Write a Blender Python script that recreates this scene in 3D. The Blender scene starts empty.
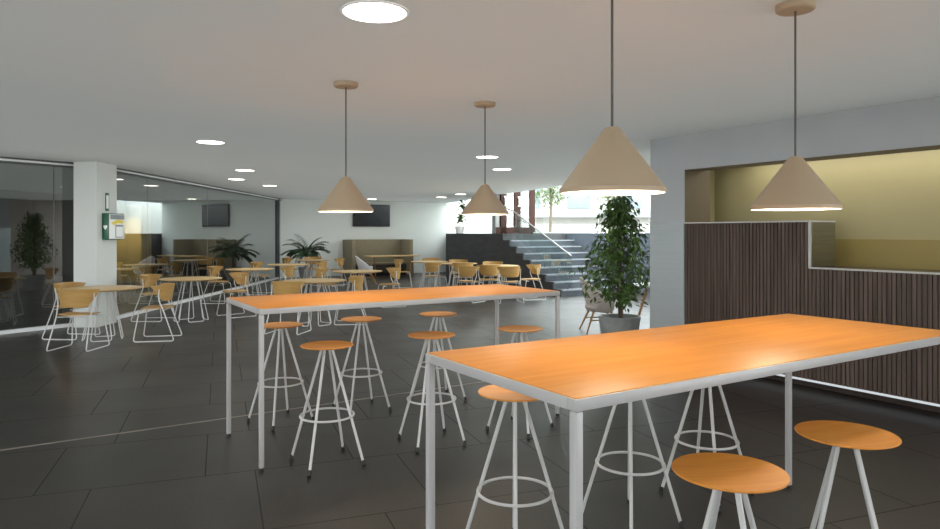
import bpy, bmesh, math, random
from math import sin, cos, pi, radians as R
from mathutils import Vector, Matrix
random.seed(7)
S = bpy.context.scene
COL = S.collection
TH = R(32.4)                       # the building grid is turned by this much from the view
D = Vector((cos(TH), sin(TH), 0)); N = Vector((-sin(TH), cos(TH), 0))
CEIL = 2.69

# ------------------------------------------------------------------ materials
MATS = {}
def nodes(name):
    m = bpy.data.materials.new(name); m.use_nodes = True
    nt = m.node_tree; nt.nodes.clear()
    out = nt.nodes.new('ShaderNodeOutputMaterial')
    MATS[name] = m
    return m, nt, out
def pbsdf(nt, out, col=(.5,.5,.5), rough=.5, metal=0, spec=.5):
    b = nt.nodes.new('ShaderNodeBsdfPrincipled')
    b.inputs['Base Color'].default_value = (*col, 1); b.inputs['Roughness'].default_value = rough
    b.inputs['Metallic'].default_value = metal; b.inputs['Specular IOR Level'].default_value = spec
    nt.links.new(b.outputs[0], out.inputs[0]); return b
def noisy(name, c1, c2, rough=.5, metal=0, spec=.5, scale=(4,4,4), detail=4, lo=.3, hi=.7, bump=0, rough2=None, coat=0):
    m, nt, out = nodes(name); b = pbsdf(nt, out, c1, rough, metal, spec)
    if coat:
        b.inputs['Coat Weight'].default_value = coat; b.inputs['Coat Roughness'].default_value = .12
    tc = nt.nodes.new('ShaderNodeTexCoord'); mp = nt.nodes.new('ShaderNodeMapping')
    mp.inputs['Scale'].default_value = scale
    nz = nt.nodes.new('ShaderNodeTexNoise'); nz.inputs['Scale'].default_value = 1; nz.inputs['Detail'].default_value = detail
    rp = nt.nodes.new('ShaderNodeValToRGB')
    rp.color_ramp.elements[0].position = lo; rp.color_ramp.elements[0].color = (*c1, 1)
    rp.color_ramp.elements[1].position = hi; rp.color_ramp.elements[1].color = (*c2, 1)
    L = nt.links.new
    L(tc.outputs['Object'], mp.inputs[0]); L(mp.outputs[0], nz.inputs['Vector']); L(nz.outputs[0], rp.inputs[0]); L(rp.outputs[0], b.inputs['Base Color'])
    if bump:
        bp = nt.nodes.new('ShaderNodeBump'); bp.inputs['Strength'].default_value = bump; bp.inputs['Distance'].default_value = .01
        L(nz.outputs[0], bp.inputs['Height']); L(bp.outputs[0], b.inputs['Normal'])
    if rough2 is not None:
        mr = nt.nodes.new('ShaderNodeMapRange'); mr.inputs['To Min'].default_value = rough; mr.inputs['To Max'].default_value = rough2
        L(nz.outputs[0], mr.inputs[0]); L(mr.outputs[0], b.inputs['Roughness'])
    return m
def emit(name, col, st):
    m, nt, out = nodes(name); e = nt.nodes.new('ShaderNodeEmission')
    e.inputs[0].default_value = (*col, 1); e.inputs[1].default_value = st
    nt.links.new(e.outputs[0], out.inputs[0]); return m
def glass(name, tint, base, gain, rough=0.0, refl=(1, 1, 1)):
    # thin architectural pane: clear transmission plus mirror reflection that rises at grazing angles
    m, nt, out = nodes(name); L = nt.links.new
    t = nt.nodes.new('ShaderNodeBsdfTransparent'); t.inputs[0].default_value = (*tint, 1)
    g = nt.nodes.new('ShaderNodeBsdfGlossy'); g.inputs[0].default_value = (*refl, 1); g.inputs['Roughness'].default_value = rough
    f = nt.nodes.new('ShaderNodeFresnel'); f.inputs[0].default_value = 1.5
    ma = nt.nodes.new('ShaderNodeMath'); ma.operation = 'MULTIPLY_ADD'; ma.use_clamp = True
    ma.inputs[1].default_value = gain; ma.inputs[2].default_value = base
    mx = nt.nodes.new('ShaderNodeMixShader')
    ge = nt.nodes.new('ShaderNodeNewGeometry'); fr = nt.nodes.new('ShaderNodeMath'); fr.operation = 'SUBTRACT'; fr.inputs[0].default_value = 1
    fm = nt.nodes.new('ShaderNodeMath'); fm.operation = 'MULTIPLY'      # only the outer face mirrors
    L(ge.outputs['Backfacing'], fr.inputs[1]); L(f.outputs[0], ma.inputs[0]); L(ma.outputs[0], fm.inputs[0]); L(fr.outputs[0], fm.inputs[1]); L(fm.outputs[0], mx.inputs[0]); L(t.outputs[0], mx.inputs[1]); L(g.outputs[0], mx.inputs[2]); L(mx.outputs[0], out.inputs[0])
    return m
def floor_material():
    m, nt, out = nodes('dark_granite_tile'); L = nt.links.new
    b = pbsdf(nt, out, (.02,.02,.02), .3, 0, .4)
    b.inputs['Coat Weight'].default_value = .35; b.inputs['Coat Roughness'].default_value = .26
    tc = nt.nodes.new('ShaderNodeTexCoord')
    mp = nt.nodes.new('ShaderNodeMapping'); mp.inputs['Rotation'].default_value = (0, 0, -R(20.2))
    mp.inputs['Location'].default_value = (1.03, -5.551, 0)
    L(tc.outputs['Object'], mp.inputs[0])
    br = nt.nodes.new('ShaderNodeTexBrick'); br.offset = .68; br.offset_frequency = 2; br.squash = 1
    br.inputs['Scale'].default_value = 1; br.inputs['Brick Width'].default_value = .94; br.inputs['Row Height'].default_value = .944
    br.inputs['Mortar Size'].default_value = .0045; br.inputs['Mortar Smooth'].default_value = .2
    br.inputs['Color1'].default_value = (.8,.8,.8,1); br.inputs['Color2'].default_value = (1.25,1.25,1.25,1); br.inputs['Mortar'].default_value = (.1,.1,.1,1)
    L(mp.outputs[0], br.inputs['Vector'])
    n1 = nt.nodes.new('ShaderNodeTexNoise'); n1.inputs['Scale'].default_value = 120; n1.inputs['Detail'].default_value = 2
    L(tc.outputs['Object'], n1.inputs['Vector'])
    r1 = nt.nodes.new('ShaderNodeValToRGB'); r1.color_ramp.elements[0].position = .38; r1.color_ramp.elements[0].color = (.0035,.0029,.0025,1)
    r1.color_ramp.elements[1].position = .68; r1.color_ramp.elements[1].color = (.034,.027,.021,1)
    L(n1.outputs[0], r1.inputs[0])
    n2 = nt.nodes.new('ShaderNodeTexNoise'); n2.inputs['Scale'].default_value = 1.1; n2.inputs['Detail'].default_value = 4
    L(tc.outputs['Object'], n2.inputs['Vector'])
    mx = nt.nodes.new('ShaderNodeMix'); mx.data_type = 'RGBA'; mx.blend_type = 'MULTIPLY'; mx.inputs[0].default_value = 1
    L(r1.outputs[0], mx.inputs[6]); L(br.outputs[0], mx.inputs[7]); L(mx.outputs[2], b.inputs['Base Color'])
    mr = nt.nodes.new('ShaderNodeMapRange'); mr.inputs['From Min'].default_value = .3; mr.inputs['From Max'].default_value = .7
    mr.inputs['To Min'].default_value = .40; mr.inputs['To Max'].default_value = .48
    L(n2.outputs[0], mr.inputs[0]); 
    ad = nt.nodes.new('ShaderNodeMath'); ad.operation = 'MULTIPLY_ADD'; ad.inputs[1].default_value = .3; ad.use_clamp = True
    L(br.outputs['Fac'], ad.inputs[0]); L(mr.outputs[0], ad.inputs[2]); L(ad.outputs[0], b.inputs['Roughness'])
    bp = nt.nodes.new('ShaderNodeBump'); bp.inputs['Strength'].default_value = .25; bp.inputs['Distance'].default_value = .004; bp.invert = True
    L(br.outputs['Fac'], bp.inputs['Height'])
    bp2 = nt.nodes.new('ShaderNodeBump'); bp2.inputs['Strength'].default_value = .06; bp2.inputs['Distance'].default_value = .002
    L(n1.outputs[0], bp2.inputs['Height']); L(bp.outputs[0], bp2.inputs['Normal']); L(bp2.outputs[0], b.inputs['Normal'])
    return m

M = {
 'floor': floor_material(),
 'ceiling': noisy('matt_ceiling_paint', (.625,.665,.655), (.64,.68,.67), .95, scale=(.6,.6,.6), spec=.1),
 'white_wall': noisy('white_wall_paint', (.62,.655,.63), (.64,.675,.65), .9, scale=(1,1,1), spec=.2),
 'pillar': noisy('pillar_paint', (.60,.63,.61), (.63,.65,.63), .85, scale=(1,1,1), spec=.2),
 'concrete': noisy('grey_plaster', (.385,.41,.42), (.415,.44,.45), .85, scale=(2.2,2.2,2.2), spec=.2),
 'steel': noisy('brushed_steel', (.60,.66,.67), (.66,.72,.73), .32, metal=.6, scale=(2,2,60), rough2=.42),
 'steel_dark': noisy('dark_brushed_steel', (.30,.30,.27), (.36,.36,.32), .33, metal=1, scale=(2,2,40)),
 'olive': noisy('olive_lacquer', (.30,.265,.14), (.325,.29,.155), .42, scale=(.8,.8,.8)),
 'ochre': noisy('ochre_lacquer', (.25,.195,.065), (.275,.215,.075), .35, scale=(.8,.8,.8)),
 'lining': noisy('brown_opening_lining', (.12,.095,.06), (.145,.115,.075), .6, scale=(2,2,2)),
 'stool_metal': noisy('stool_powder_coat', (.45,.45,.44), (.48,.48,.47), .38, scale=(2,2,2)),
 'slat': noisy('dark_slat_wood', (.055,.039,.032), (.125,.09,.073), .5, scale=(30,30,1.2), detail=6, spec=.35),
 'slat_gap': noisy('slat_shadow_board', (.03,.02,.016), (.045,.03,.024), .8, scale=(5,5,5)),
 'worktop': noisy('dark_worktop', (.03,.022,.018), (.05,.035,.028), .25, scale=(3,3,3)),
 'orange_wood': noisy('amber_wood_top', (.53,.19,.025), (.63,.255,.045), .42, scale=(1.6,26,10), detail=7, lo=.3, hi=.72, spec=.3),
 'seat_wood': noisy('amber_wood_seat', (.54,.205,.034), (.64,.275,.055), .4, scale=(3,30,10), detail=6, lo=.3, hi=.72, spec=.4),
 'edge_wood': noisy('beech_ply_edge', (.55,.36,.17), (.66,.46,.24), .5, scale=(3,3,120)),
 'oak': noisy('honey_oak_ply', (.35,.205,.062), (.46,.285,.10), .42, scale=(3,3,34), detail=6, lo=.3, hi=.7, spec=.4),
 'oak_top': noisy('oak_table_top', (.50,.34,.15), (.62,.44,.21), .35, scale=(2,24,10), detail=6, spec=.4),
 'leg_wood': noisy('oak_leg_wood', (.26,.145,.06), (.36,.21,.09), .5, scale=(20,20,3)),
 'table_metal': noisy('pale_table_powder_coat', (.36,.355,.35), (.385,.38,.375), .4, scale=(2,2,2)),
 'white_metal': noisy('white_powder_coat', (.56,.56,.55), (.59,.59,.58), .38, scale=(2,2,2)),
 'black_rubber': noisy('black_rubber', (.012,.012,.012), (.02,.02,.02), .6, scale=(8,8,8)),
 'taupe': noisy('taupe_lamp_enamel', (.37,.285,.195), (.385,.30,.205), .5, scale=(3,3,3), spec=.35),
 'lamp_inner': noisy('white_lamp_lining', (.86,.84,.78), (.88,.86,.80), .6, scale=(3,3,3)),
 'cord': noisy('grey_flex', (.07,.065,.06), (.09,.085,.08), .6, scale=(9,9,9)),
 'bulb': emit('warm_bulb_glow', (1,.86,.62), 16),
 'downlight': emit('downlight_glow', (1,.95,.82), 7),
 'strip': emit('plinth_light_glow', (.88,.95,1), .6),
 'white_trim': noisy('white_trim_metal', (.80,.82,.82), (.83,.85,.85), .4, scale=(2,2,2)),
 'grey_trim': noisy('grey_trim_metal', (.10,.11,.11), (.13,.14,.14), .45, metal=.3, scale=(2,2,2)),
 'screen': noisy('black_tv_screen', (.012,.013,.016), (.018,.02,.024), .12, scale=(1,1,1)),
 'black_plastic': noisy('black_plastic', (.015,.015,.016), (.022,.022,.023), .4, scale=(5,5,5)),
 'booth': noisy('olive_felt', (.19,.17,.115), (.235,.21,.145), .95, scale=(20,20,20), spec=.1),
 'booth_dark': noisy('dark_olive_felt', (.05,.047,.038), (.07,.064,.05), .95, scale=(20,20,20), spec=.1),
 'leaf': noisy('dark_ficus_leaf', (.018,.045,.012), (.12,.22,.045), .4, scale=(5,5,5), spec=.45),
 'palm_leaf': noisy('palm_leaf', (.02,.05,.022), (.05,.10,.035), .45, scale=(6,6,6)),
 'tree_leaf': noisy('outdoor_tree_leaf', (.035,.075,.018), (.085,.14,.04), .5, scale=(2,2,2)),
 'bark': noisy('bark', (.06,.045,.03), (.13,.10,.07), .8, scale=(30,30,8), bump=.3),
 'soil': noisy('soil', (.03,.02,.015), (.06,.045,.03), .95, scale=(40,40,40), bump=.4),
 'pot_grey': noisy('grey_stone_pot', (.25,.265,.255), (.31,.325,.315), .6, scale=(12,12,12)),
 'pot_white': noisy('white_pot', (.70,.72,.72), (.76,.78,.78), .5, scale=(3,3,3)),
 'fabric': noisy('beige_wool', (.40,.36,.32), (.48,.44,.40), .95, scale=(60,60,60), spec=.15, bump=.1),
 'fabric_white': noisy('pale_grey_shell', (.66,.67,.68), (.70,.71,.72), .6, scale=(5,5,5)),
 'stone_dark': noisy('dark_basalt', (.030,.032,.034), (.055,.058,.062), .5, scale=(3,3,12), detail=6),
 'slate': noisy('blue_grey_render', (.052,.068,.085), (.075,.092,.11), .6, scale=(3,3,3), detail=6),
 'nosing': noisy('step_nosing', (.22,.25,.27), (.27,.30,.32), .35, scale=(3,3,3)),
 'tread': noisy('basalt_tread', (.05,.06,.07), (.075,.088,.10), .38, scale=(4,4,4), detail=6),
 'door_wood': noisy('red_brown_door_wood', (.022,.010,.007), (.034,.016,.011), .6, spec=.1, scale=(20,20,3)),
 'side_wall': noisy('beige_wall_paint', (.40,.36,.32), (.43,.39,.35), .9, scale=(1,1,1)),
 'rail_pane': glass('balustrade_pane', (.88,.93,.92), .16, 1.6),
 'pane': glass('clear_pane', (.94,.97,.96), .0, 1.0),
 'partition': glass('partition_pane', (.55,.57,.56), .10, 2.1, refl=(.9,.94,.94)),
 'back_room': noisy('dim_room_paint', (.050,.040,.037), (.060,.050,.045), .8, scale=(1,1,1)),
 'back_ceiling': noisy('dim_room_ceiling', (.25,.25,.24), (.28,.28,.27), .9, scale=(1,1,1)),
 'yellow_wood': noisy('yellow_ash_panel', (.50,.34,.10), (.60,.43,.15), .5, scale=(12,12,1.5), detail=6),
 'terrace': noisy('pale_paving', (.40,.39,.36), (.46,.45,.42), .8, scale=(2,2,2)),
 'render_white': noisy('white_house_render', (.26,.255,.24), (.29,.285,.27), .9, scale=(1,1,1)),
 'house_glass': noisy('house_window_glass', (.10,.13,.15), (.13,.16,.18), .3, scale=(1,1,1)),
 'house_band': noisy('house_grey_band', (.13,.14,.14), (.16,.165,.165), .8, scale=(1,1,1)),
 'green': noisy('green_enamel', (.012,.085,.045), (.02,.11,.06), .35, scale=(2,2,2)),
 'sign_white': noisy('sign_white', (.82,.84,.83), (.84,.86,.85), .4, scale=(2,2,2)),
 'sign_yellow': noisy('sign_yellow', (.75,.60,.05), (.80,.64,.07), .4, scale=(2,2,2)),
 'sign_grey': noisy('sign_grey', (.20,.22,.24), (.26,.28,.30), .4, scale=(2,2,2)),
 'strip_metal': noisy('floor_joint_metal', (.22,.19,.165), (.28,.25,.22), .45, metal=.5, scale=(4,4,4)),
}

# ------------------------------------------------------------------ mesh helpers
def BM(): return bmesh.new()
def box(bm, lo, hi, bev=0, rot=None, at=None):
    lo, hi = Vector(lo), Vector(hi); c = (lo+hi)/2; s = hi-lo
    mt = Matrix.Translation(c) @ Matrix.Diagonal((*s, 1))
    if rot is not None: mt = rot.to_4x4() @ mt
    if at is not None: mt = Matrix.Translation(at) @ mt
    g = bmesh.ops.create_cube(bm, size=1, matrix=mt)
    if bev:
        es = list({e for v in g['verts'] for e in v.link_edges})
        bmesh.ops.bevel(bm, geom=es, offset=bev, segments=2, affect='EDGES', profile=.5)
    return bm
def tube(bm, pts, r, seg=8, closed=False, r2=None, cap=True):
    pts = [Vector(p) for p in pts]; n = len(pts); rings = []
    up = None
    for i, p in enumerate(pts):
        if closed: t = pts[(i+1) % n]-pts[i-1]
        elif i == 0: t = pts[1]-p
        elif i == n-1: t = p-pts[i-1]
        else: t = (pts[i+1]-p).normalized()+(p-pts[i-1]).normalized()
        t.normalize()
        if up is None:
            up = Vector((0,0,1)) if abs(t.z) < .9 else Vector((1,0,0))
        a = t.cross(up)
        if a.length < 1e-5: a = t.cross(Vector((0,1,0)))
        a.normalize(); b = a.cross(t).normalized(); up = b
        rr = r if r2 is None else r+(r2-r)*i/(n-1)
        rings.append([bm.verts.new(p+(a*cos(2*pi*k/seg)+b*sin(2*pi*k/seg))*rr) for k in range(seg)])
    m = n if closed else n-1
    for i in range(m):
        A, B = rings[i], rings[(i+1) % n]
        for k in range(seg):
            try: bm.faces.new((A[k], A[(k+1) % seg], B[(k+1) % seg], B[k]))
            except ValueError: pass
    if cap and not closed:
        bm.faces.new(rings[0][::-1]); bm.faces.new(rings[-1])
    return bm
def rounded(pts, rad, n=4):
    pts = [Vector(p) for p in pts]; out = [pts[0]]
    for i in range(1, len(pts)-1):
        p = pts[i]; a = pts[i-1]-p; b = pts[i+1]-p
        q = min(rad, a.length*.45, b.length*.45)
        A = p+a.normalized()*q; B = p+b.normalized()*q
        for k in range(n+1):
            t = k/n; out.append(A*(1-t)**2+p*2*t*(1-t)+B*t*t)
    out.append(pts[-1]); return out
def lathe(bm, prof, seg=32, at=(0,0,0)):
    at = Vector(at); rings = []
    for r, z in prof:
        if r < 1e-6: rings.append([bm.verts.new(at+Vector((0,0,z)))])
        else: rings.append([bm.verts.new(at+Vector((r*cos(2*pi*k/seg), r*sin(2*pi*k/seg), z))) for k in range(seg)])
    for A, B in zip(rings, rings[1:]):
        for k in range(seg):
            j = (k+1) % seg
            if len(A) == 1 and len(B) == 1: continue
            if len(A) == 1: bm.faces.new((A[0], B[k], B[j]))
            elif len(B) == 1: bm.faces.new((A[k], A[j], B[0]))
            else: bm.faces.new((A[k], A[j], B[j], B[k]))
    return bm
def prism(bm, poly, z0, z1):
    lo = [bm.verts.new((p[0], p[1], z0)) for p in poly]; hi = [bm.verts.new((p[0], p[1], z1)) for p in poly]
    n = len(poly)
    bm.faces.new(lo[::-1]); bm.faces.new(hi)
    for i in range(n): bm.faces.new((lo[i], lo[(i+1) % n], hi[(i+1) % n], hi[i]))
    return bm
def wallseg(bm, a, b, z0, z1, th, side=1):
    a = Vector((a[0], a[1], 0)); b = Vector((b[0], b[1], 0)); t = (b-a).normalized(); nn = Vector((-t.y, t.x, 0))*th*side
    prism(bm, [a, b, b+nn, a+nn] if side > 0 else [a, a+nn, b+nn, b], z0, z1)
    return bm
def sheet(bm, f, nu, nv, th):
    # closed curved plate: f(u,v) -> point, thickness th along the local normal
    P = [[Vector(f(i/nu, j/nv)) for j in range(nv+1)] for i in range(nu+1)]
    A = []; B = []
    for i in range(nu+1):
        ra = []; rb = []
        for j in range(nv+1):
            du = P[min(i+1, nu)][j]-P[max(i-1, 0)][j]; dv = P[i][min(j+1, nv)]-P[i][max(j-1, 0)]
            n = du.cross(dv); n = n.normalized() if n.length > 1e-9 else Vector((0,0,1))
            ra.append(bm.verts.new(P[i][j]+n*th/2)); rb.append(bm.verts.new(P[i][j]-n*th/2))
        A.append(ra); B.append(rb)
    for i in range(nu):
        for j in range(nv):
            bm.faces.new((A[i][j], A[i+1][j], A[i+1][j+1], A[i][j+1])); bm.faces.new((B[i][j], B[i][j+1], B[i+1][j+1], B[i+1][j]))
    for i in range(nu):
        bm.faces.new((A[i][0], B[i][0], B[i+1][0], A[i+1][0])); bm.faces.new((A[i][nv], A[i+1][nv], B[i+1][nv], B[i][nv]))
    for j in range(nv):
        bm.faces.new((A[0][j], A[0][j+1], B[0][j+1], B[0][j])); bm.faces.new((A[nu][j], B[nu][j], B[nu][j+1], A[nu][j+1]))
    return bm
def obj(name, bm, mat, parent=None, smooth=True, ang=35):
    bmesh.ops.recalc_face_normals(bm, faces=bm.faces[:])
    me = bpy.data.meshes.new(name)
    if smooth:
        for f in bm.faces: f.smooth = True
        for e in bm.edges:
            if len(e.link_faces) == 2 and e.calc_face_angle(0) > R(ang): e.smooth = False
    bm.to_mesh(me); bm.free(); me.materials.append(M[mat])
    o = bpy.data.objects.new(name, me); COL.objects.link(o)
    if parent is not None: o.parent = parent
    return o
def tag(o, label, cat, group=None):
    o['label'] = label; o['category'] = cat
    if group: o['group'] = group
    return o
def thing(name, label, cat, loc=(0,0,0), rz=0, group=None):
    o = bpy.data.objects.new(name, None); COL.objects.link(o)
    o.empty_display_size = .1; o.location = loc; o.rotation_euler = (0, 0, rz)
    return tag(o, label, cat, group)
def struct(o, label=None, cat=None):
    o['kind'] = 'structure'
    if label: o['label'] = label; o['category'] = cat
    return o
def sroot(name, label, cat):
    o = bpy.data.objects.new(name, None); COL.objects.link(o); return struct(o, label, cat)
def dup(root, loc, rz, label, group=None):
    r = root.copy(); COL.objects.link(r); r.location = loc; r.rotation_euler = (0, 0, rz); r['label'] = label
    if group: r['group'] = group
    for ch in list(root.children):
        c = ch.copy(); COL.objects.link(c); c.parent = r
        for g in list(ch.children):
            d = g.copy(); COL.objects.link(d); d.parent = c
    return r
def light(name, kind, loc, energy, col=(1,1,1), rot=(0,0,0), **kw):
    l = bpy.data.lights.new(name, kind); l.energy = energy; l.color = col
    for k, v in kw.items(): setattr(l, k, v)
    o = bpy.data.objects.new(name, l); COL.objects.link(o); o.location = loc; o.rotation_euler = rot
    return o

# ------------------------------------------------------------------ the setting
L0 = Vector((2.2, 16.2, 0)); R0 = Vector((4.06, 17.4, 0))      # feet of the stair, left and right
PLAT = 1.5
Dr0 = Vector((.72, 20.3, 0)); Dr1 = Dr0 + D*1.27
BW = lambda x: 27.1+.632*x                                      # back wall line

bm = BM(); prism(bm, [(-16,-5),(11,-5),(11,31),(-16,31)], -.2, 0)
struct(obj('floor', bm, 'floor', smooth=False), 'dark granite tile floor with thin joints', 'floor')
bm = BM(); prism(bm, [(-16,-4),(11,-4),(11,9.4),(4.9,9.4),(3.5,13.2),(2.21,16.9),(.91,20.55),(-1.0,27.0),(-2.0,30),(-16,30)], CEIL, CEIL+.3)
struct(obj('ceiling', bm, 'ceiling', smooth=False), 'plain pale ceiling over the whole hall', 'ceiling')
# back wall, parallel to the grid, and the bright wall behind the landing
bm = BM(); wallseg(bm, (-6.5, BW(-6.5)), (-.9, BW(-.9)), 0, CEIL, .2, 1)
struct(obj('wall_back', bm, 'white_wall', smooth=False), 'white back wall carrying the screen and booth', 'wall')
bm = BM(); wallseg(bm, (-1.25, 27.6), (1.2, 27.6), 0, 4.2, .2, 1); wallseg(bm, (-.9, BW(-.9)+.0), (-.9, 27.7), 0, 4.2, .12, 1)
wallseg(bm, (.80, 20.5), (1.0, 27.6), PLAT, 4.2, .15, -1)
struct(obj('wall_landing', bm, 'white_wall', smooth=False), 'bright white wall behind the stair landing', 'wall')
# pillar
bm = BM(); box(bm, (-6.43, 11.0, 0), (-6.05, 11.62, CEIL), .004)
struct(obj('pillar', bm, 'pillar', smooth=False), 'white square pillar at the glass partition', 'pillar')

# glass partitions: the one running into the depth, and the angled one at the left
def partition(name, a, b, joints, lab, extra=None):
    root = sroot(name, lab, 'window')
    a = Vector((*a, 0)); b = Vector((*b, 0)); L = (b-a).length; t = (b-a).normalized(); n = Vector((-t.y, t.x, 0))
    for s0, s1 in zip(joints, joints[1:]):
        p, q = a+t*(s0*L+.006), a+t*(s1*L-.006)
        bm = BM(); prism(bm, [p-n*.006, q-n*.006, q+n*.006, p+n*.006], .05, CEIL-.07)
        o = obj('glass_pane', bm, 'partition', root, smooth=False); o['kind'] = 'structure'
    for off in (-.04, .04):
        bm = BM(); prism(bm, [a+n*(off-.02), b+n*(off-.02), b+n*(off+.02), a+n*(off+.02)], 0, .055)
        obj('floor_channel', bm, 'white_trim', root, smooth=False)['kind'] = 'structure'
    for nm, w_, z0, z1, mt in (('head_rail', .045, CEIL-.085, CEIL-.06, 'grey_trim'), ('head_track', .035, CEIL-.06, CEIL-.028, 'white_trim'), ('ceiling_trim', .05, CEIL-.028, CEIL, 'grey_trim')):
        bm = BM(); prism(bm, [a-n*w_, b-n*w_, b+n*w_, a+n*w_], z0, z1)
        obj(nm, bm, mt, root, smooth=False)['kind'] = 'structure'
    for s in joints[1:-1]:
        p = a+t*s*L
        bm = BM(); box(bm, (p.x-.006, p.y-.006, .05), (p.x+.006, p.y+.006, CEIL-.07)); obj('joint_profile', bm, 'grey_trim', root, smooth=False)['kind'] = 'structure'
    return root
pr = partition('window_1', (-6.3, 11.65), (-6.42, 22.95), [0, .144, .42, .93, 1], 'long frameless glass partition running to the back wall')
bm = BM(); box(bm, (-6.50, 22.55, 0), (-6.34, 22.62, CEIL-.04)); obj('frame', bm, 'grey_trim', pr, smooth=False)['kind'] = 'structure'
gl = Vector((-.545, -.839, 0)); ga = Vector((-6.47, 11.28, 0)); gb = ga+gl*9
partition('window_2', (gb.x, gb.y), (ga.x, ga.y), [0, .4, .68, .9527, 1], 'angled glass partition left of the pillar')

bm = BM(); box(bm, (-2.6,-4.2,0), (11,-4,CEIL)); struct(obj('wall_blocker', bm, 'pillar', smooth=False), 'added unseen wall behind the viewpoint, blocking rear daylight', 'wall')  # added out of view to cut daylight on camera-facing surfaces

# dim room behind the glass
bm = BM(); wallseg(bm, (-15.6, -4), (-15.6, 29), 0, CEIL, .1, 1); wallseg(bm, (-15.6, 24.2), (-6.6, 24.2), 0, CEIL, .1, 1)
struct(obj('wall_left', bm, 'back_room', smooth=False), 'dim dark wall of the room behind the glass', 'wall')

# counter wall on the right: local frame, s along E from its far end
W0 = Vector((2.24, 8.42, 0)); E_ = -N; F_ = D      # E_ towards camera right, F_ away from the room
def wp(s, f=0, z=0): return W0+E_*s+F_*f+Vector((0,0,z))
def wbox(bm, s0, s1, f0, f1, z0, z1):
    prism(bm, [wp(s0,f0), wp(s0,f1), wp(s1,f1), wp(s1,f0)], z0, z1); return bm
bm = BM(); wbox(bm, 0, .52, 0, .46, 1.66, CEIL); wbox(bm, .52, 7.5, 0, .3, 2.28, CEIL); wbox(bm, 0, .52, .003, .46, 0, 1.66)
wr = struct(obj('wall_right', bm, 'concrete', smooth=False), 'blue-grey plaster wall framing the counter opening', 'wall')
bm = BM(); prism(bm, [wp(.03,.46), wp(.2,.46), wp(.2,9), wp(.03,9)], 0, 4.6)
struct(obj('wall_side', bm, 'side_wall', smooth=False), 'beige wall running back from the counter wall towards the windows', 'wall')
bm = BM(); wbox(bm, -.004, .52, -.006, .003, 0, 1.66); wbox(bm, -.006, -.001, 0, .46, 0, 1.66)
o = obj('steel_cladding', bm, 'steel', wr, smooth=False); o['kind'] = 'structure'; o['label'] = 'satin steel cladding on the lower jamb'
# niche behind the opening
bm = BM(); wbox(bm, .21, 7.5, .9, 1.0, 0, 2.6); wbox(bm, .21, 7.5, .3, .9, 2.46, 2.56); wbox(bm, .21, .25, .46, .9, 0, 2.46)
struct(obj('wall_kitchen', bm, 'olive', smooth=False), 'olive yellow wall behind the counter opening', 'wall')
bm = BM(); wbox(bm, .52, .526, .012, .46, 1.662, 2.28); wbox(bm, .52, 7.5, .012, .3, 2.274, 2.28)
struct(obj('trim_4', bm, 'lining', smooth=False), 'brown lining of the counter opening', 'trim')
bm = BM(); wbox(bm, 1.6, 7.4, .885, .9, .9, 1.47)
struct(obj('trim_1', bm, 'ochre', smooth=False), 'ochre splashback band behind the counter', 'trim')
# counter
ct = thing('bar_counter', 'dark slatted wood counter with stepped top and steel edge trim', 'counter', wp(.52))
ctm = Matrix.Translation(-wp(.52))
def cpart(name, bm, mat, lab=None, smooth=False):
    bm.transform(ctm); o = obj(name, bm, mat, ct, smooth=smooth)
    if lab: o['label'] = lab
    return o
bm = BM(); wbox(bm, .525, 2.05, .02, .46, .09, 1.645); wbox(bm, 2.05, 7.4, .02, .5, .09, 1.185); cpart('carcass', bm, 'slat_gap')
bm = BM(); s = .53
while s < 7.38:
    wbox(bm, s, s+.031, .004, .022, .09, 1.645 if s+.03 < 2.05 else 1.185); s += .041
cpart('slatted_front', bm, 'slat')
bm = BM(); wbox(bm, .52, 2.062, -.006, .46, 1.645, 1.66); wbox(bm, 2.048, 2.062, -.006, .03, 1.2, 1.645); wbox(bm, 2.05, 7.4, -.006, .03, 1.185, 1.2)
cpart('edge_trim', bm, 'stool_metal', 'pale metal edge trim')
bm = BM(); wbox(bm, 2.05, 2.058, .03, .46, 1.2, 1.645); cpart('steel_return', bm, 'steel_dark', 'brushed steel return of the step')
bm = BM(); wbox(bm, 2.06, 7.4, .03, .62, 1.17, 1.195); cpart('worktop', bm, 'worktop', 'dark worktop')
bm = BM(); wbox(bm, .54, 7.4, .10, .4, 0, .09); cpart('plinth', bm, 'slat_gap')
bm = BM(); wbox(bm, .54, 7.4, -.002, .012, .072, .092); cpart('light_strip', bm, 'strip', 'glowing strip along the foot')

# metal joint across the floor
p = Vector((-2.03, 5.617, 0)); bm = BM(); a, b = p-D*7, p+D*4.6
prism(bm, [a-N*.012, b-N*.012, b+N*.012, a+N*.012], 0, .003)
struct(obj('trim_2', bm, 'strip_metal', smooth=False), 'thin pale metal joint running across the floor', 'trim')

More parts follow.
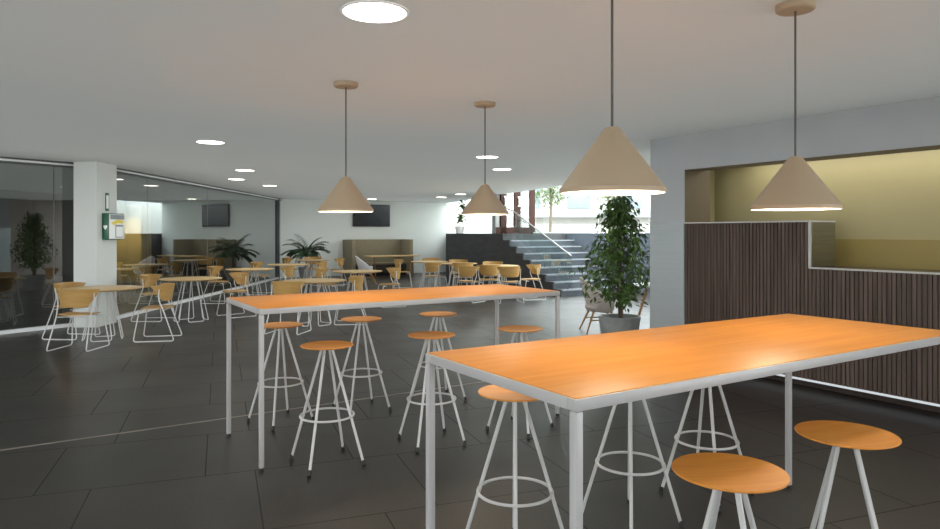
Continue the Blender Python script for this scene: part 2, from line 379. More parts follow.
# stairs, landing, retaining wall
NS = 9; RUN = .3; RISE = PLAT/NS
st = sroot('stairs', 'dark stone stairs rising to the glazed entrance', 'stairs')
for i in range(NS-1):
    t0, t1 = i*RUN, (i+1)*RUN
    bm = BM(); prism(bm, [L0+N*t0, R0+N*t0, R0+N*(NS-1)*RUN, L0+N*(NS-1)*RUN], i*RISE, (i+1)*RISE)
    obj('step', bm, 'tread', st, smooth=False)['kind'] = 'structure'
    bm = BM(); prism(bm, [L0+N*(t0-.012)+D*.01, R0+N*(t0-.012), R0+N*(t0+.02), L0+N*(t0+.02)+D*.01], (i+1)*RISE-.03, (i+1)*RISE+.003)
    obj('nosing', bm, 'nosing', st, smooth=False)['kind'] = 'structure'
T = (NS-1)*RUN; LT = L0+N*T; RT = R0+N*T; LE = L0+N*5.42
bm = BM(); prism(bm, [LT, RT, R0+N*3.95, Dr0+D*1.6, Dr0+D*1.6+N*.15, Dr0+N*.15, Vector((.9,27.6,0)), Vector((-.9,27.6,0)), LE], 0, PLAT)
struct(obj('floor_landing', bm, 'stone_dark', smooth=False), 'dark raised landing beside the stairs', 'landing')
bm = BM(); c0, c1 = L0-D*.04, L0-D*.001
for i in range(NS-1): prism(bm, [c0+N*i*RUN, c0+N*(i+1)*RUN, c1+N*(i+1)*RUN, c1+N*i*RUN], 0, (i+1)*RISE+.006)
prism(bm, [c0+N*T, c0+N*5.42, c1+N*5.42, c1+N*T], 0, PLAT+.012)
struct(obj('wall_stair', bm, 'stone_dark', smooth=False), 'dark stepped side wall of the stairs', 'wall')
bm = BM(); wallseg(bm, (R0-N*10).to_2d(), (R0+N*3.95).to_2d(), 0, PLAT+.02, .2, -1)
struct(obj('wall_retaining', bm, 'slate', smooth=False), 'blue-grey retaining wall beside the stairs', 'wall')
bm = BM(); a, b = R0-N*10, R0+N*3.95
prism(bm, [a-D*.01, a+D*.12, b+D*.12, b-D*.01], PLAT+.02, PLAT+.05)
struct(obj('trim_3', bm, 'white_trim', smooth=False), 'white sill on top of the retaining wall', 'trim')
# glazing over the retaining wall
wn = sroot('window_3', 'tall clear glazing over the retaining wall', 'window')
for k in range(5):
    a, b = R0-N*(10-k*2.79)+D*.05, R0-N*(10-(k+1)*2.79)+D*.05
    bm = BM(); prism(bm, [a+N*.006, a+N*.006+D*.012, b-N*.006+D*.012, b-N*.006], PLAT+.05, 4.2)
    obj('glass_pane', bm, 'pane', wn, smooth=False)['kind'] = 'structure'
# timber doors at the head of the stairs
dr = sroot('door_1', 'red-brown timber framed glass doors at the stair head', 'door')
for s0, s1 in ((.25,.46),(.77,.99),(1.36,1.55)):
    a, b = Dr0+D*s0, Dr0+D*s1
    bm = BM(); wallseg(bm, a.to_2d(), b.to_2d(), PLAT, 4.1, .07, 1); obj('stile', bm, 'door_wood', dr, smooth=False)['kind'] = 'structure'
bm = BM(); wallseg(bm, Dr0.to_2d(), (Dr0+D*1.55).to_2d(), PLAT, PLAT+.2, .075, 1); obj('bottom_rail', bm, 'door_wood', dr, smooth=False)['kind'] = 'structure'
for s0, s1 in ((.46,.77),(.99,1.36)):
    a, b = Dr0+D*s0+N*.03, Dr0+D*s1+N*.03
    bm = BM(); wallseg(bm, a.to_2d(), b.to_2d(), PLAT+.2, 4.1, .01, 1); obj('glass_pane', bm, 'pane', dr, smooth=False)['kind'] = 'structure'
for s in (.38, .90):
    p = Dr0+D*s-N*.06
    bm = BM(); tube(bm, [p+N*.06+Vector((0,0,2.35)), p+Vector((0,0,2.35)), p+Vector((0,0,2.62)), p+N*.06+Vector((0,0,2.62))], .022, 8); obj('pull_handle', bm, 'white_trim', dr)['kind'] = 'structure'
p = Dr0-D*.02
bm = BM(); box(bm, (p.x-.05, p.y-.3, PLAT), (p.x+.05, p.y-.2, 4.0)); obj('jamb', bm, 'grey_trim', dr, smooth=False)['kind'] = 'structure'

# glass balustrade on the stairs
G0 = L0+D*.3; rail = [(G0+N*.02, .98), (G0+N*2.4, 2.12), (G0+N*3.6, 2.42)]
bl = thing('stair_balustrade', 'glass balustrade with slim white handrail standing on the stairs', 'balustrade', G0+N*.02)
bt = Matrix.Translation(-(G0+N*.02))
for t0, t1 in ((.02, 1.2), (1.21, 2.4)):
    bm = BM(); z = lambda t: .98+(t-.02)*.479
    b0 = lambda t: (int(t/RUN+1e-6)+1)*RISE+.004
    n = 4
    q = [G0+N*t0+Vector((0,0,max(.17,t0/RUN*RISE+.17))), G0+N*t1+Vector((0,0,t1/RUN*RISE+.17)), G0+N*t1+Vector((0,0,z(t1))), G0+N*t0+Vector((0,0,z(t0)))]
    A = [bm.verts.new(v) for v in q]; B = [bm.verts.new(v+D*.012) for v in q]
    bm.faces.new(A); bm.faces.new(B[::-1])
    for i in range(4): bm.faces.new((A[i], A[(i+1)%4], B[(i+1)%4], B[i]))
    bm.transform(bt); obj('glass_pane', bm, 'rail_pane', bl, smooth=False)
bm = BM(); tube(bm, [p+Vector((0,0,z))+D*.006 for p, z in rail], .017, 8); bm.transform(bt); obj('handrail', bm, 'stool_metal', bl)
for t in (.15, 1.05, 1.35, 2.25):
    p = G0+N*t+D*.006; i = min(int(t/RUN), NS-2); bm = BM(); box(bm, (p.x-.02, p.y-.02, (i+1)*RISE), (p.x+.02, p.y+.02, (i+1)*RISE+.12)); bm.transform(bt); obj('clamp', bm, 'grey_trim', bl, smooth=False)

# outdoors, one storey up
bm = BM(); prism(bm, [R0-N*10+D*.2, Vector((70,-10,0)), Vector((70,90,0)), Vector((-30,90,0)), Vector((-30,30,0)), Vector((1.2,30,0)), Dr0+N*.15, Dr0+D*1.6+N*.15, R0+N*3.95+D*.2], PLAT-.3, PLAT)
struct(obj('terrace', bm, 'terrace', smooth=False), 'pale paved terrace outside the windows', 'terrace')
bm = BM(); prism(bm, [(-60,-70),(60,-70),(60,-5.0),(-60,-5.0)], -.3, -.02)  # unseen ground, kept pale so it bounces daylight up to the ceiling
struct(obj('bounce_ground', bm, 'terrace', smooth=False), 'added unseen pale ground bouncing daylight onto the ceiling', 'ground')

# ------------------------------------------------------------------ bar tables
def bar_table(loc, label):
    t = thing('bar_table', label, 'table', loc, TH, 'tall amber wood bar tables')
    LX, WY, H = 2.505, .926, 1.05
    bm = BM(); box(bm, (-LX/2+.007, -WY/2+.007, H-.012), (LX/2-.007, WY/2-.007, H), .002); obj('tabletop', bm, 'orange_wood', t)
    bm = BM()
    box(bm, (-LX/2, -WY/2, H-.040), (LX/2, -WY/2+.04, H-.003), .004); box(bm, (-LX/2, WY/2-.04, H-.040), (LX/2, WY/2, H-.003), .004)
    box(bm, (-LX/2, -WY/2+.04, H-.040), (-LX/2+.04, WY/2-.04, H-.003), .004); box(bm, (LX/2-.04, -WY/2+.04, H-.040), (LX/2, WY/2-.04, H-.003), .004)
    obj('apron_frame', bm, 'table_metal', t)
    for sx in (-1, 1):
        for sy in (-1, 1):
            x, y = sx*(LX/2-.0165), sy*(WY/2-.0165)
            bm = BM(); box(bm, (x-.0155, y-.0155, .016), (x+.0155, y+.0155, H-.041), .005); l = obj('leg', bm, 'table_metal', t)
            bm = BM(); lathe(bm, [(0,0),(.0145,0),(.0145,.02),(0,.02)], 16, (x, y, 0)); obj('foot', bm, 'black_rubber', l)
    return t
bar_table((1.121, 3.061, 0), 'nearest tall bar table with amber wood top and white metal frame')
bar_table((-.546, 5.43, 0), 'second tall amber topped bar table standing behind the nearest one, towards the dining tables')

# ------------------------------------------------------------------ bar stools
def make_stool(label):
    t = thing('bar_stool', label, 'stool', (0,0,0), 0, 'amber seated bar stools')
    H = .79
    bm = BM(); lathe(bm, [(0,H-.020),(.155,H-.013),(.173,H-.008),(.176,H-.004),(.174,H-.0005),(.165,H-.001),(.09,H-.006),(0,H-.008)], 48); obj('seat', bm, 'seat_wood', t)
    for k in range(4):
        a = k*pi/2; u = Vector((cos(a), sin(a), 0))
        bm = BM(); tube(bm, [u*.036+Vector((0,0,H-.022)), u*.256+Vector((0,0,.028))], .0095, 10); l = obj('leg', bm, 'stool_metal', t)
        bm = BM(); tube(bm, [u*.2585+Vector((0,0,.036)), u*.264+Vector((0,0,0.003))], .0125, 10); obj('foot', bm, 'black_rubber', l)
    bm = BM(); lathe(bm, [(0,H-.026),(.05,H-.026),(.05,H-.0195),(0,H-.0195)], 20); obj('seat_plate', bm, 'stool_metal', t)
    bm = BM(); tube(bm, [(.176*cos(2*pi*k/40), .176*sin(2*pi*k/40), .318) for k in range(40)], .0075, 8, closed=True); obj('foot_ring', bm, 'stool_metal', t)
    return t
stools = [
 (-.958, 4.55, -13, 'stool on the near side of the second bar table, beside its front left leg'),
 (-1.545, 5.54, 3, 'stool half hidden behind the front left leg of the second bar table'),
 (-.947, 5.92, -12, 'stool across the second bar table, behind the one at its front left leg'),
 (-.283, 5.0, -19, 'middle stool on near side of second bar table, seat above the nearest table corner'),
 (-.294, 6.29, -15, 'farthest stool, across the second bar table, its small seat peeking over a nearer one'),
 (.393, 5.33, 10, 'stool seen against the bright floor near the right legs of the second bar table'),
 (.213, 3.21, -3, 'stool whose seat is tucked under the left end of the nearest bar table'),
 (.85, 3.6, -12, 'stool behind nearest bar table, only legs and ring showing beside the front table leg'),
 (1.395, 4.0, -5, 'stool behind the nearest bar table whose legs show above the nearest round seat'),
 (.819, 2.144, 12, 'nearest stool, its round amber seat at the bottom of the photo'),
 (1.409, 2.54, 20, 'stool in front of the nearest bar table beside its far right leg'),
]
proto = None
for x, y, a, lab in stools:
    if proto is None: proto = make_stool(lab); proto.location = (x, y, 0); proto.rotation_euler.z = R(a)
    else: dup(proto, (x, y, 0), R(a), lab)

# ------------------------------------------------------------------ pendant lamps
def make_pendant(label, dz=0):
    t = thing('pendant_lamp', label, 'lamp', (0,0,0), 0, 'taupe cone pendant lamps')
    z0 = 1.70+dz; r = .21; h = .268
    bm = BM(); prof = [(r-.004,z0),(r,z0),(r,z0+.018),(r-.006,z0+.026),(.035,z0+h-.012),(.027,z0+h-.003),(.012,z0+h),(0,z0+h)]
    lathe(bm, prof, 64); obj('shade', bm, 'taupe', t)
    bm = BM(); lathe(bm, [(r-.004,z0),(r-.007,z0+.016),(.03,z0+h-.03),(0,z0+h-.03)], 48); obj('lining', bm, 'lamp_inner', t)['label'] = 'white inside of the shade'
    bm = BM(); lathe(bm, [(0,z0+.075),(.05,z0+.09),(.065,z0+.12),(.05,z0+.155),(.02,z0+.19),(0,z0+.2)], 24); obj('bulb', bm, 'bulb', t)['label'] = 'warm glowing bulb'
    bm = BM(); tube(bm, [(0,0,z0+h-.01),(0,0,CEIL-.03)], .0055, 8); obj('cord', bm, 'cord', t)
    bm = BM(); lathe(bm, [(0,CEIL-.034),(.084,CEIL-.034),(.091,CEIL-.029),(.093,CEIL-.02),(.093,CEIL),(0,CEIL)], 40); obj('canopy', bm, 'taupe', t)
    return t
lamps = [(.574, 2.74, 0, 'taupe cone pendant, the largest, hanging before the ficus above the nearest table'),
         (1.64, 3.42, -.043, 'taupe cone pendant hanging in front of the olive counter opening'),
         (-.953, 5.21, 0, 'taupe cone pendant hanging in front of the wall mounted screen'),
         (.133, 6.01, 0, 'darker looking small cone pendant hanging in front of the stairs')]
proto = None
for x, y, dz, lab in lamps:
    if proto is None or dz: o = make_pendant(lab, dz); o.location = (x, y, 0); proto = proto or o
    else: o = dup(proto, (x, y, 0), 0, lab)
    light('pendant_bulb_light', 'POINT', (x, y, 1.745+dz), 8, (1,.86,.66), shadow_soft_size=.05)

# ------------------------------------------------------------------ ceiling lights
cl = [(-.495,3.53,'largest round recessed ceiling light above the second bar table'),
      (-3.29,8.6,'round ceiling light standing alone between pillar and pendant lamp'),
      (-4.15,12.5,'round ceiling light, upper one of the three above the glass partition end'),
      (-5.03,14.6,'round ceiling light, middle one of the three near the glass partition'),
      (-4.9,16.6,'round ceiling light, lowest of the three near the glass partition'),
      (.26,10.3,'round ceiling light right behind the cord of the small dark pendant'),
      (.58,12.3,'round ceiling light just beyond the cord of the small dark pendant'),
      (-.28,20.3,'small round ceiling light near the bright ceiling edge'),
      (-.93,22.0,'small round ceiling light left of another near the bright ceiling edge'),
      (-3.35,23.2,'small round ceiling light above the wall mounted screen')]
proto = None
for x, y, lab in cl:
    if proto is None:
        t = thing('ceiling_light', lab, 'light', (x,y,CEIL), 0, 'round recessed ceiling lights'); proto = t
        bm = BM(); lathe(bm, [(.165,-.008),(.178,-.006),(.18,0),(.165,0)], 48); obj('rim', bm, 'white_trim', t)
        bm = BM(); lathe(bm, [(0,-.006),(.165,-.006),(.165,0),(0,0)], 48); obj('diffuser', bm, 'downlight', t)
    else: dup(proto, (x,y,CEIL), 0, lab)
    light('downlight_beam', 'SPOT', (x, y, CEIL-.02), 40, (1,.93,.80), spot_size=R(120), spot_blend=.6, shadow_soft_size=.15)

# ------------------------------------------------------------------ dining chairs
def make_chair(label):
    t = thing('dining_chair', label, 'chair', (0,0,0), 0, 'oak and white wire dining chairs')
    # local +y is forward
    def back(u, v):
        a = (u-.5)*2; w = R(48+34*v)*a; e = abs(a)**5
        z = .565+(.235-.03*e)*v+.012*e; r = .245+.012*v
        return (r*1.02*sin(w), .06-r*cos(w)*.98-.03*(v-.3)+.04*v*max(0, abs(a)-.62)/.38, z)
    bm = BM(); sheet(bm, back, 28, 6, .012); obj('backrest', bm, 'oak', t)
    def seat(u, v):
        x = (u-.5)*2; y = (v-.5)*2
        k = math.sqrt(max(.0001, 1-.32*min(1,abs(x))**2*min(1,abs(y))**2))
        return (x*.215*k*(1+.04*y), y*.21*k+.01, .452+.012*x*x+(.006*y if y > 0 else .012*y*y)-(.02*max(0,y-.6)))
    bm = BM(); sheet(bm, seat, 14, 14, .013); obj('seat', bm, 'oak', t)
    for s in (-1, 1):
        pts = [(s*.19,.17,.437),(s*.215,.205,.43),(s*.262,.27,.008),(s*.262,-.27,.008),(s*.226,-.12,.435),(s*.244,-.055,.60),(s*.247,-.07,.74)]
        bm = BM(); tube(bm, rounded(pts, .045), .0085, 8); obj('side_frame', bm, 'white_metal', t)
    for y in (.14, -.11):
        bm = BM(); tube(bm, rounded([(-.216,y,.43),(0,y,.436),(.216,y,.43)], .05), .008, 8); obj('cross_rod', bm, 'white_metal', t)
    return t
CG = 'oak and white wire dining chairs'
chairs = [
 (-5.19,9.0,88,'nearest wire dining chair, its oak back to us, at the table before the pillar'),
 (-5.86,9.98,-6,'wire dining chair on the partition side of the table before the pillar'),
 (-4.50,9.80,191,'wire dining chair on the right side of the table before the pillar'),
 (-5.58,11.95,0,'wire dining chair behind the pillar-side table, on the glass side of the second round table'),
 (-4.30,12.5,222,'wire dining chair on the far right of the second round table along the glass'),
 (-5.55,14.9,0,'wire dining chair against the glass at the third round table along the partition'),
 (-4.08,14.95,180,'wire dining chair on the inner side of the third round table along the partition'),
 (-5.28,17.0,0,'wire dining chair on the glass side of the fourth round table along the partition'),
 (-3.82,17.1,184,'wire dining chair on the inner side of the fourth round table, before the palm'),
 (-2.80,10.45,80,'wire dining chair, back to us, just beyond the left end of the second bar table'),
 (-2.02,11.55,187,'wire dining chair on the far side of the round table behind the second bar table'),
 (-5.32,20.0,0,'wire dining chair near the palm at the farthest table along the glass'),
 (-3.88,19.8,180,'wire dining chair facing the palm at the farthest table along the glass'),
 (-4.75,20.55,-88,'wire dining chair behind the farthest table along the glass, facing us'),
 (-1.66,14.2,200,'single wire dining chair in front of the booth, on the right of its table'),
 (-2.98,14.05,8,'wire dining chair in front of the booth, on the left of its table'),
 (-1.86,18.6,8,'wire dining chair by the right end panel of the booth'),
 (-1.12,19.65,-90,'wire dining chair facing us in front of the white wall beside the dark landing'),
 (-.90,16.85,45,'wire dining chair on the left of the table before the dark landing corner'),
 (-.32,18.5,-88,'wire dining chair facing us right before the dark landing wall'),
 (-.18,16.85,95,'wire dining chair with back to us at the table before the dark landing corner'),
 (-.02,15.1,55,'wire dining chair left of the table nearest the stairs, turned half away'),
 (.58,17.3,-92,'wire dining chair behind the table nearest the stairs, facing us'),
 (.86,14.95,102,'wire dining chair with wide back to us, second from the stairs'),
 (.44,15.68,92,'wire dining chair with back to us between two others at the table nearest the stairs'),
 (1.42,15.7,195,'wire dining chair right beside the stairs, last of its row'),
]
proto = None
for x, y, a, lab in chairs:
    if proto is None: proto = make_chair(lab); proto.location = (x,y,0); proto.rotation_euler.z = R(a-90)
    else: dup(proto, (x,y,0), R(a-90), lab)

# ------------------------------------------------------------------ round tables
def make_round(label):
    t = thing('round_table', label, 'table', (0,0,0), 0, 'round oak dining tables')
    bm = BM(); lathe(bm, [(0,.715),(.44,.715),(.50,.725),(.515,.734),(.516,.740),(.512,.742),(0,.742)], 64); obj('tabletop', bm, 'oak_top', t)
    bm = BM(); lathe(bm, [(0,.700),(.20,.700),(.20,.715),(0,.715)], 32); obj('top_plate', bm, 'white_metal', t)
    for k in range(4):
        a = k*pi/2+.4; u = Vector((cos(a), sin(a), 0)); w = Vector((-sin(a), cos(a), 0))
        pts = [u*.13-w*.05+Vector((0,0,.70)), u*.25-w*.135+Vector((0,0,.008)), u*.25+w*.135+Vector((0,0,.008)), u*.13+w*.05+Vector((0,0,.70))]
        bm = BM(); tube(bm, rounded(pts, .04), .008, 8); obj('leg', bm, 'white_metal', t)
    return t
rts = [(-5.3,9.8,'round oak table on white wire base standing before the pillar'),
       (-4.87,11.85,'round oak table, second along the glass partition, just right of the pillar'),
       (-4.83,14.9,'round oak table, third along the glass partition'),
       (-4.56,17.05,'round oak table, fourth along the glass partition, before the palm'),
       (-4.6,19.8,'round oak table, farthest along the glass partition, beside the palm'),
       (-2.6,11.35,'round oak table right behind the left half of the second bar table'),
       (-2.34,14.1,'round oak table in front of the booth'),
       (-1.12,18.8,'round oak table before the white wall between booth and landing'),
       (-.32,17.7,'round oak table before the corner of the dark landing'),
       (.68,16.5,'round oak table nearest the stairs')]
proto = None
for x, y, lab in rts:
    if proto is None: proto = make_round(lab); proto.location = (x,y,0)
    else: dup(proto, (x,y,0), random.uniform(0,1), lab)

# ------------------------------------------------------------------ back wall: screen, booth
def bwp(x, off=0): return Vector((x, BW(x), 0))-N*off
tv = thing('television', 'black flat screen mounted on the white back wall above the booth', 'television', bwp(-3.62, 0)+Vector((0,0,2.155)), TH)
bm = BM(); box(bm, (-.73,-.075,-.40), (.73,-.03,.40), .008); obj('casing', bm, 'black_plastic', tv)
bm = BM(); box(bm, (-.705,-.079,-.365), (.705,-.074,.375)); obj('screen', bm, 'screen', tv, smooth=False)
bm = BM(); box(bm, (-.25,-.03,-.2), (.25,-.001,.2), .004); obj('bracket', bm, 'black_plastic', tv)
bo = thing('booth', 'high-backed olive felt booth against the back wall below the screen', 'booth', bwp(-3.55, 0), TH)
bm = BM(); box(bm, (-1.12,-.14,0), (1.12,-.02,1.29), .015); obj('backrest', bm, 'booth', bo)
for s in (-1, 1):
    bm = BM(); box(bm, (s*1.12-.07,-.88,0), (s*1.12+.07,-.02,1.29), .015); obj('side_panel', bm, 'booth', bo)
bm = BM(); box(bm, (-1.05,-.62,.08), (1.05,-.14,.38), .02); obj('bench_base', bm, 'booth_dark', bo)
bm = BM(); box(bm, (-1.05,-.66,.38), (1.05,-.14,.46), .03); obj('seat_cushion', bm, 'booth', bo)
bm = BM(); box(bm, (-1.03,-.6,0), (1.03,-.2,.08)); obj('plinth', bm, 'black_plastic', bo, smooth=False)
bt_ = thing('booth_table', 'long oak table standing in front of the olive booth', 'table', bwp(-3.42, 1.28), TH)
bm = BM(); box(bm, (-.95,-.32,.70), (.95,.30,.735), .006); obj('tabletop', bm, 'oak_top', bt_)
for x in (-.75, .75):
    for s in (-1, 1):
        bm = BM(); tube(bm, [(x+s*.10,-.03+s*.10,.70),(x+s*.2,-.03+s*.24,0.003)], .02, 8); obj('leg', bm, 'leg_wood', bt_)

# ------------------------------------------------------------------ armchairs
def make_arm(name, label, mat, loc, rz):
    t = thing(name, label, 'armchair', loc, rz)
    def shell(u, v):
        a = (u-.5)*2; w = R(112)*a; k = abs(a)
        top = .85-.30*min(1, k*1.25)**1.3
        z = .33+(top-.33)*v
        return ((.20+.10*v**.6)*1.06*sin(w), .05-(.20+.05*v**.5)*cos(w)-.20*(1-k)**.8*(z-.33), z)
    bm = BM(); sheet(bm, shell, 32, 10, .035); obj('shell', bm, mat, t)
    bm = BM(); lathe(bm, [(0,.31),(.15,.315),(.205,.335),(.235,.385),(.225,.425),(.1,.435),(0,.437)], 32); obj('seat_cushion', bm, mat, t)
    for sx in (-1, 1):
        for sy in (-1, 1):
            bm = BM(); tube(bm, [(sx*.14,sy*.13,.345),(sx*.24,sy*.265,.003)], .019, 10, r2=.011); obj('leg', bm, 'leg_wood', t)
    bm = BM()
    for sx in (-1, 1): tube(bm, [(sx*.19,-.185,.2),(sx*.19,.185,.2)], .010, 8)
    obj('stretcher', bm, 'leg_wood', t)
    return t
make_arm('armchair', 'beige tub armchair on wooden legs behind the potted ficus', 'fabric', (2.02, 10.55, 0), R(-90+4))
make_arm('armchair', 'pale grey tub armchair on wooden legs before the booth', 'fabric_white', (-3.10, 20.2, 0), R(-70))
lt = thing('lounge_table', 'white round low table on splayed wooden legs beyond the grey wall', 'table', (2.93, 10.6, 0), 0)
bm = BM(); lathe(bm, [(0,.70),(.40,.70),(.42,.712),(.42,.722),(.41,.728),(0,.728)], 48); obj('tabletop', bm, 'pot_white', lt)
for k in range(3):
    a = pi+k*2*pi/3; bm = BM(); tube(bm, [(.16*cos(a)-.0,.16*sin(a),.70),(.36*cos(a),.36*sin(a),.003)], .026, 10, r2=.016); obj('leg', bm, 'leg_wood', lt)

# ------------------------------------------------------------------ plants
def leaf(bm, p, d, up, L, W):
    d = d.normalized(); s = d.cross(up)
    if s.length < 1e-4: s = Vector((1,0,0))
    s.normalize(); n = s.cross(d)
    a = bm.verts.new(p); m1 = bm.verts.new(p+d*L*.45+s*W/2+n*W*.18); m2 = bm.verts.new(p+d*L*.45-s*W/2+n*W*.18)
    c = bm.verts.new(p+d*L*.5); e = bm.verts.new(p+d*L-n*W*.1)
    bm.faces.new((a, m1, c)); bm.faces.new((a, c, m2)); bm.faces.new((m1, e, c)); bm.faces.new((c, e, m2))
def pot(prof_out, mat, parent, th=.025, seg=40):
    bm = BM(); r1, z1 = prof_out[-1]
    inner = [(r-th, max(z, .04)) for r, z in reversed(prof_out)]
    lathe(bm, [(0,0)]+prof_out+inner+[(0,.04)], seg); return obj('pot', bm, mat, parent)
rnd = random.Random(3)
fi = thing('potted_ficus', 'tall potted ficus tree with drooping dark leaves beside the grey wall', 'plant', (2.05, 9.3, 0))
pot([(.235,0),(.285,.39),(.29,.40)], 'pot_grey', fi)
bm = BM(); lathe(bm, [(0,.34),(.265,.34),(.255,.30),(0,.30)], 24); obj('soil', bm, 'soil', fi)
bm = BM(); tube(bm, [(.02,0,.30),(-.005,.01,.8),(.02,-.01,1.3),(.0,.0,1.75)], .036, 10, r2=.014)
tube(bm, [(.04,.03,.30),(.03,.02,.9),(-.03,.03,1.4)], .022, 8, r2=.008)
LB = BM(); TB = bm
for k in range(118):
    z = .62+1.42*(k/118)**.95
    f = (z-.6)/1.45
    env = (.30 if z < .75 else .46)*(1-max(0, f-.33)/.80) * (1 if z > .8 else .8)
    a = k*2.4+rnd.uniform(-.4,.4); ln = max(.10, env*rnd.uniform(.6,1.05))
    b0 = Vector((.01, 0, min(1.8, z-.1))); b1 = Vector((ln*cos(a), ln*sin(a), z+.10*rnd.random())); b2 = b1+Vector((.10*cos(a), .10*sin(a), -.10))
    tube(TB, [b0, (b0+b1)/2+Vector((0,0,.05)), b1, b2], .006, 5, r2=.002)
    for j in range(18):
        t = .2+.8*j/17
        p = b0.lerp(b1, t/.8) if t < .8 else b1.lerp(b2, (t-.8)/.2)
        p = p+Vector((rnd.gauss(0,.035), rnd.gauss(0,.035), rnd.gauss(0,.03)))
        d = Vector((cos(a)*.5+rnd.gauss(0,.6), sin(a)*.5+rnd.gauss(0,.6), -.75+rnd.gauss(0,.35)))
        leaf(LB, p, d, Vector((rnd.gauss(0,.4), rnd.gauss(0,.4), 1)), rnd.uniform(.075,.12), rnd.uniform(.034,.052))
obj('trunk', TB, 'bark', fi); obj('foliage', LB, 'leaf', fi, smooth=False)
pa = thing('potted_palm', 'potted palm with arching fronds at the end of the glass partition', 'plant', (-5.25, 21.7, 0))
pot([(.17,0),(.24,.42),(.245,.44)], 'pot_grey', pa)
bm = BM(); lathe(bm, [(0,.40),(.22,.40),(.21,.36),(0,.36)], 20); obj('soil', bm, 'soil', pa)
bm = BM(); tube(bm, [(0,0,.36),(.02,0,.6),(0,.01,.85)], .05, 8, r2=.03); obj('trunk', bm, 'bark', pa)
bm = BM()
for k in range(34):
    a = k*2.4; el = rnd.uniform(.2,1.3); ln = rnd.uniform(.55,.85)
    prev = Vector((0,0,.82)); d = Vector((cos(a)*cos(el), sin(a)*cos(el), sin(el)))
    for j in range(11):
        q = prev+d*ln/11; d = (d+Vector((0,0,-.13))).normalized(); sd = d.cross(Vector((0,0,1))).normalized()
        tube(bm, [prev, q], .006, 4, cap=False)
        if j > 1:
            for s in (-1, 1): leaf(bm, q, d*.8+sd*s*.7-Vector((0,0,.25)), Vector((0,0,1)), .30*(1-.045*j), .062)
        prev = q
obj('fronds', bm, 'palm_leaf', pa, smooth=False)
lp = thing('potted_plant', 'small leafy plant in a white pot on top of the dark landing wall', 'plant', (-.32, 20.95, PLAT))
pot([(.10,0),(.15,.22),(.152,.23)], 'pot_white', lp, .015, 24)
bm = BM(); lathe(bm, [(0,.20),(.135,.20),(.125,.17),(0,.17)], 16); obj('soil', bm, 'soil', lp)
bm = BM(); tube(bm, [(0,0,.18),(.03,0,.5),(.06,.02,.92)], .014, 6, r2=.006); obj('stem', bm, 'bark', lp)
bm = BM()
for z0 in (.42, .50, .85, .95, .78):
    for k in range(8):
        a = k*.8+z0*7; leaf(bm, Vector((.03+.04*z0, .01, z0)), Vector((cos(a), sin(a), .9-1.6*rnd.random())), Vector((0,0,1)), rnd.uniform(.2,.3), .12)
obj('foliage', bm, 'leaf', lp, smooth=False)

# ------------------------------------------------------------------ things on the pillar
ae = thing('wall_cabinet', 'green and white first aid cabinet projecting from the side of the pillar', 'cabinet', (-6.05, 11.40, 1.64))
bm = BM(); box(bm, (0,-.25,-.22), (.11,.25,.22), .008); obj('body', bm, 'green', ae)
bm = BM(); box(bm, (.108,-.235,-.205), (.122,.235,.205), .004); dr_ = obj('door', bm, 'sign_white', ae)
bm = BM(); box(bm, (.1225,-.06,-.185), (.125,.20,.03)); obj('notice', bm, 'sign_grey', dr_, smooth=False)
bm = BM(); box(bm, (.126,-.04,-.17), (.128,.18,.0)); obj('notice_paper', bm, 'sign_white', dr_, smooth=False)
bm = BM(); box(bm, (.1225,-.22,.12), (.125,.23,.195)); obj('dark_band', bm, 'sign_grey', dr_, smooth=False)
bm = BM()
v = [bm.verts.new((.1235, y, z)) for y, z in ((-.2,.06),(.0,.12),(.2,.10),(.2,.05),(.02,.06),(-.1,.02))]; bm.faces.new(v)
v2 = [bm.verts.new((.1255, y, z)) for y, z in ((-.2,.06),(.0,.12),(.2,.10),(.2,.05),(.02,.06),(-.1,.02))]; bm.faces.new(v2)
for i in range(6): bm.faces.new((v[i], v[(i+1)%6], v2[(i+1)%6], v2[i]))
obj('yellow_band', bm, 'sign_yellow', dr_, smooth=False)
bm = BM()   # pale heart mark on the green side
hp = []
for k in range(24):
    a = 2*pi*k/24; hp.append((.034*sin(a)**3, (.0275*cos(a)-.0105*cos(2*a)-.0042*cos(3*a)-.002*cos(4*a))*1.3))
v = [bm.verts.new((.055+x, -.2512, z-.01)) for x, z in hp]; v2 = [bm.verts.new((.055+x, -.2495, z-.01)) for x, z in hp]
bm.faces.new(v); bm.faces.new(v2)
for i in range(24): bm.faces.new((v[i], v[(i+1)%24], v2[(i+1)%24], v2[i]))
obj('heart_mark', bm, 'sign_white', ae, smooth=False)
sg = thing('wall_sign', 'narrow upright white sign with green border on the pillar above the cabinet', 'sign', (-6.05, 11.305, 2.05))
bm = BM(); box(bm, (0,-.055,-.15), (.008,.055,.15), .002); obj('border', bm, 'green', sg)
bm = BM(); box(bm, (.006,-.035,-.11), (.010,.035,.11)); obj('panel', bm, 'sign_white', sg, smooth=False)

# yellow wood door leaf of the room behind the glass
yd = thing('cupboard', 'tall yellow ash cupboard standing behind the glass partition', 'cupboard', (-9.95, 20.0, 0))
bm = BM(); box(bm, (-.42,-.3,.08), (.42,.3,2.35), .006); obj('body', bm, 'yellow_wood', yd)
bm = BM(); box(bm, (-.40,-.318,.10), (-.005,-.3,2.33), .003); obj('door', bm, 'yellow_wood', yd)
bm = BM(); box(bm, (.005,-.318,.10), (.40,-.3,2.33), .003); d2 = obj('door', bm, 'yellow_wood', yd)
bm = BM(); box(bm, (-.40,-.28,0), (.40,.28,.08)); obj('plinth', bm, 'slat_gap', yd, smooth=False)

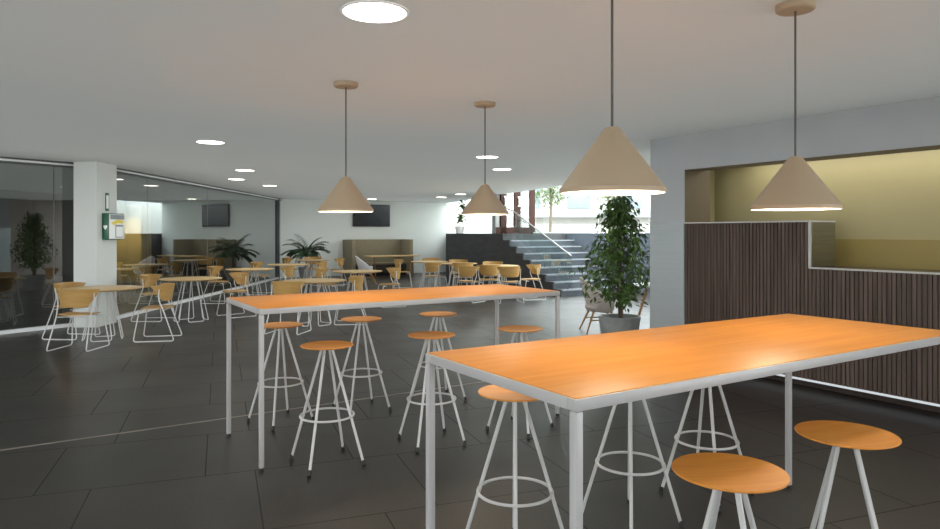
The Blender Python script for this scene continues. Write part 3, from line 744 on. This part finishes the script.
light('cupboard_fill_spot', 'SPOT', (-9.8, 18.9, CEIL-.03), 380, (1,.88,.62), spot_size=R(110), spot_blend=.5, shadow_soft_size=.12)  # added spot without a fixture, brightens the yellow cupboard

# ------------------------------------------------------------------ outdoors
ho = thing('house', 'white rendered building with wide windows across the street', 'building', (14, 44, PLAT), TH*.0)
bm = BM(); box(bm, (-12,0,0), (16,8,11)); obj('wall', bm, 'render_white', ho, smooth=False)
for fl in range(3):
    for k in range(8):
        x = -11+k*3.3; z = 1.6+fl*3.2
        bm = BM(); box(bm, (x,-.05,z), (x+1.5,.02,z+1.5)); w = obj('window', bm, 'house_glass', ho, smooth=False)
bm = BM(); box(bm, (-12.2,-.9,1.0), (16,-.0,1.35)); obj('ledge', bm, 'house_band', ho, smooth=False)
lw = BM(); box(lw, (-3,32,PLAT), (30,32.3,PLAT+.42)); tag(obj('garden_wall', lw, 'render_white', smooth=False), 'low white garden wall beyond the terrace glazing', 'wall')['kind'] = 'thing'
def tree(loc, h, r, n, label, seed):
    t = thing('street_tree', label, 'tree', loc, 0, 'young trees on the terrace'); q = random.Random(seed)
    bm = BM(); tube(bm, [(0,0,0),(.05,0,h*.45),(0,.04,h*.8)], .07, 8, r2=.03); lf = BM()
    for k in range(14):
        a = k*2.4; e = Vector((cos(a)*r*.7, sin(a)*r*.7, h*.62+q.uniform(-.3,.9)*r)); s = Vector((0,0,h*(.45+.02*k)))
        tube(bm, [s, e], .02, 5, r2=.006)
    for k in range(n):
        v = Vector((q.gauss(0,1), q.gauss(0,1), q.gauss(0,1))).normalized()*r*q.random()**.4
        p = Vector((v.x, v.y, h*.72+v.z*.9))
        leaf(lf, p, Vector((q.gauss(0,1), q.gauss(0,1), q.gauss(-.3,.6))), Vector((0,0,1)), q.uniform(.12,.2), q.uniform(.07,.11))
    obj('trunk', bm, 'bark', t); obj('crown', lf, 'tree_leaf', t, smooth=False)
tree((3.45, 29.2, PLAT), 2.7, .95, 900, 'young green tree outside, right of the timber doors', 1)
tree((1.45, 30.5, PLAT), 3.2, 1.1, 900, 'young green tree outside, seen through the timber doors', 2)
tree((6.9, 34, PLAT), 3.4, 1.2, 900, 'pale green tree outside, behind the top of the ficus', 4)

# ------------------------------------------------------------------ light
w = bpy.data.worlds.new('sky'); S.world = w; w.use_nodes = True
bg = w.node_tree.nodes.get('Background') or w.node_tree.nodes.new('ShaderNodeBackground')
bg.inputs[0].default_value = (.93, .97, 1, 1); bg.inputs[1].default_value = 9.0
w.light_settings.ao_factor = .29; w.light_settings.distance = 1.5
S.cycles.use_fast_gi = True; S.cycles.fast_gi_method = 'ADD'; S.cycles.ao_bounces = 1; S.cycles.ao_bounces_render = 1
light('sun', 'SUN', (0,-30,40), 3, (1,.96,.9), rot=(R(26),0,R(8)), angle=R(4))
# strip lamp over the kitchen side of the counter
p = wp(3.8, .62, 2.42); light('kitchen_lamp', 'AREA', p, 32, (1,.95,.85), rot=(0,0,TH-pi/2), shape='RECTANGLE', size=6, size_y=.3)

# ------------------------------------------------------------------ camera
cam = bpy.data.cameras.new('camera'); co = bpy.data.objects.new('camera', cam); COL.objects.link(co)
co.location = (0, 0, 1.541); co.rotation_euler = (pi/2, 0, 0)
cam.sensor_width = 36; cam.lens = 678.4/940*36; cam.shift_y = -32/940; cam.clip_end = 400; cam.clip_start = .05
S.camera = co
S.view_settings.view_transform = 'Standard'; S.view_settings.look = 'None'; S.view_settings.exposure = .24; S.view_settings.gamma = 1
S.view_settings.use_curve_mapping = False
S.cycles.use_denoising = True
S.cycles.max_bounces = 10; S.cycles.diffuse_bounces = 5; S.cycles.glossy_bounces = 5; S.cycles.transparent_max_bounces = 16
S.cycles.caustics_reflective = False; S.cycles.sample_clamp_indirect = 6
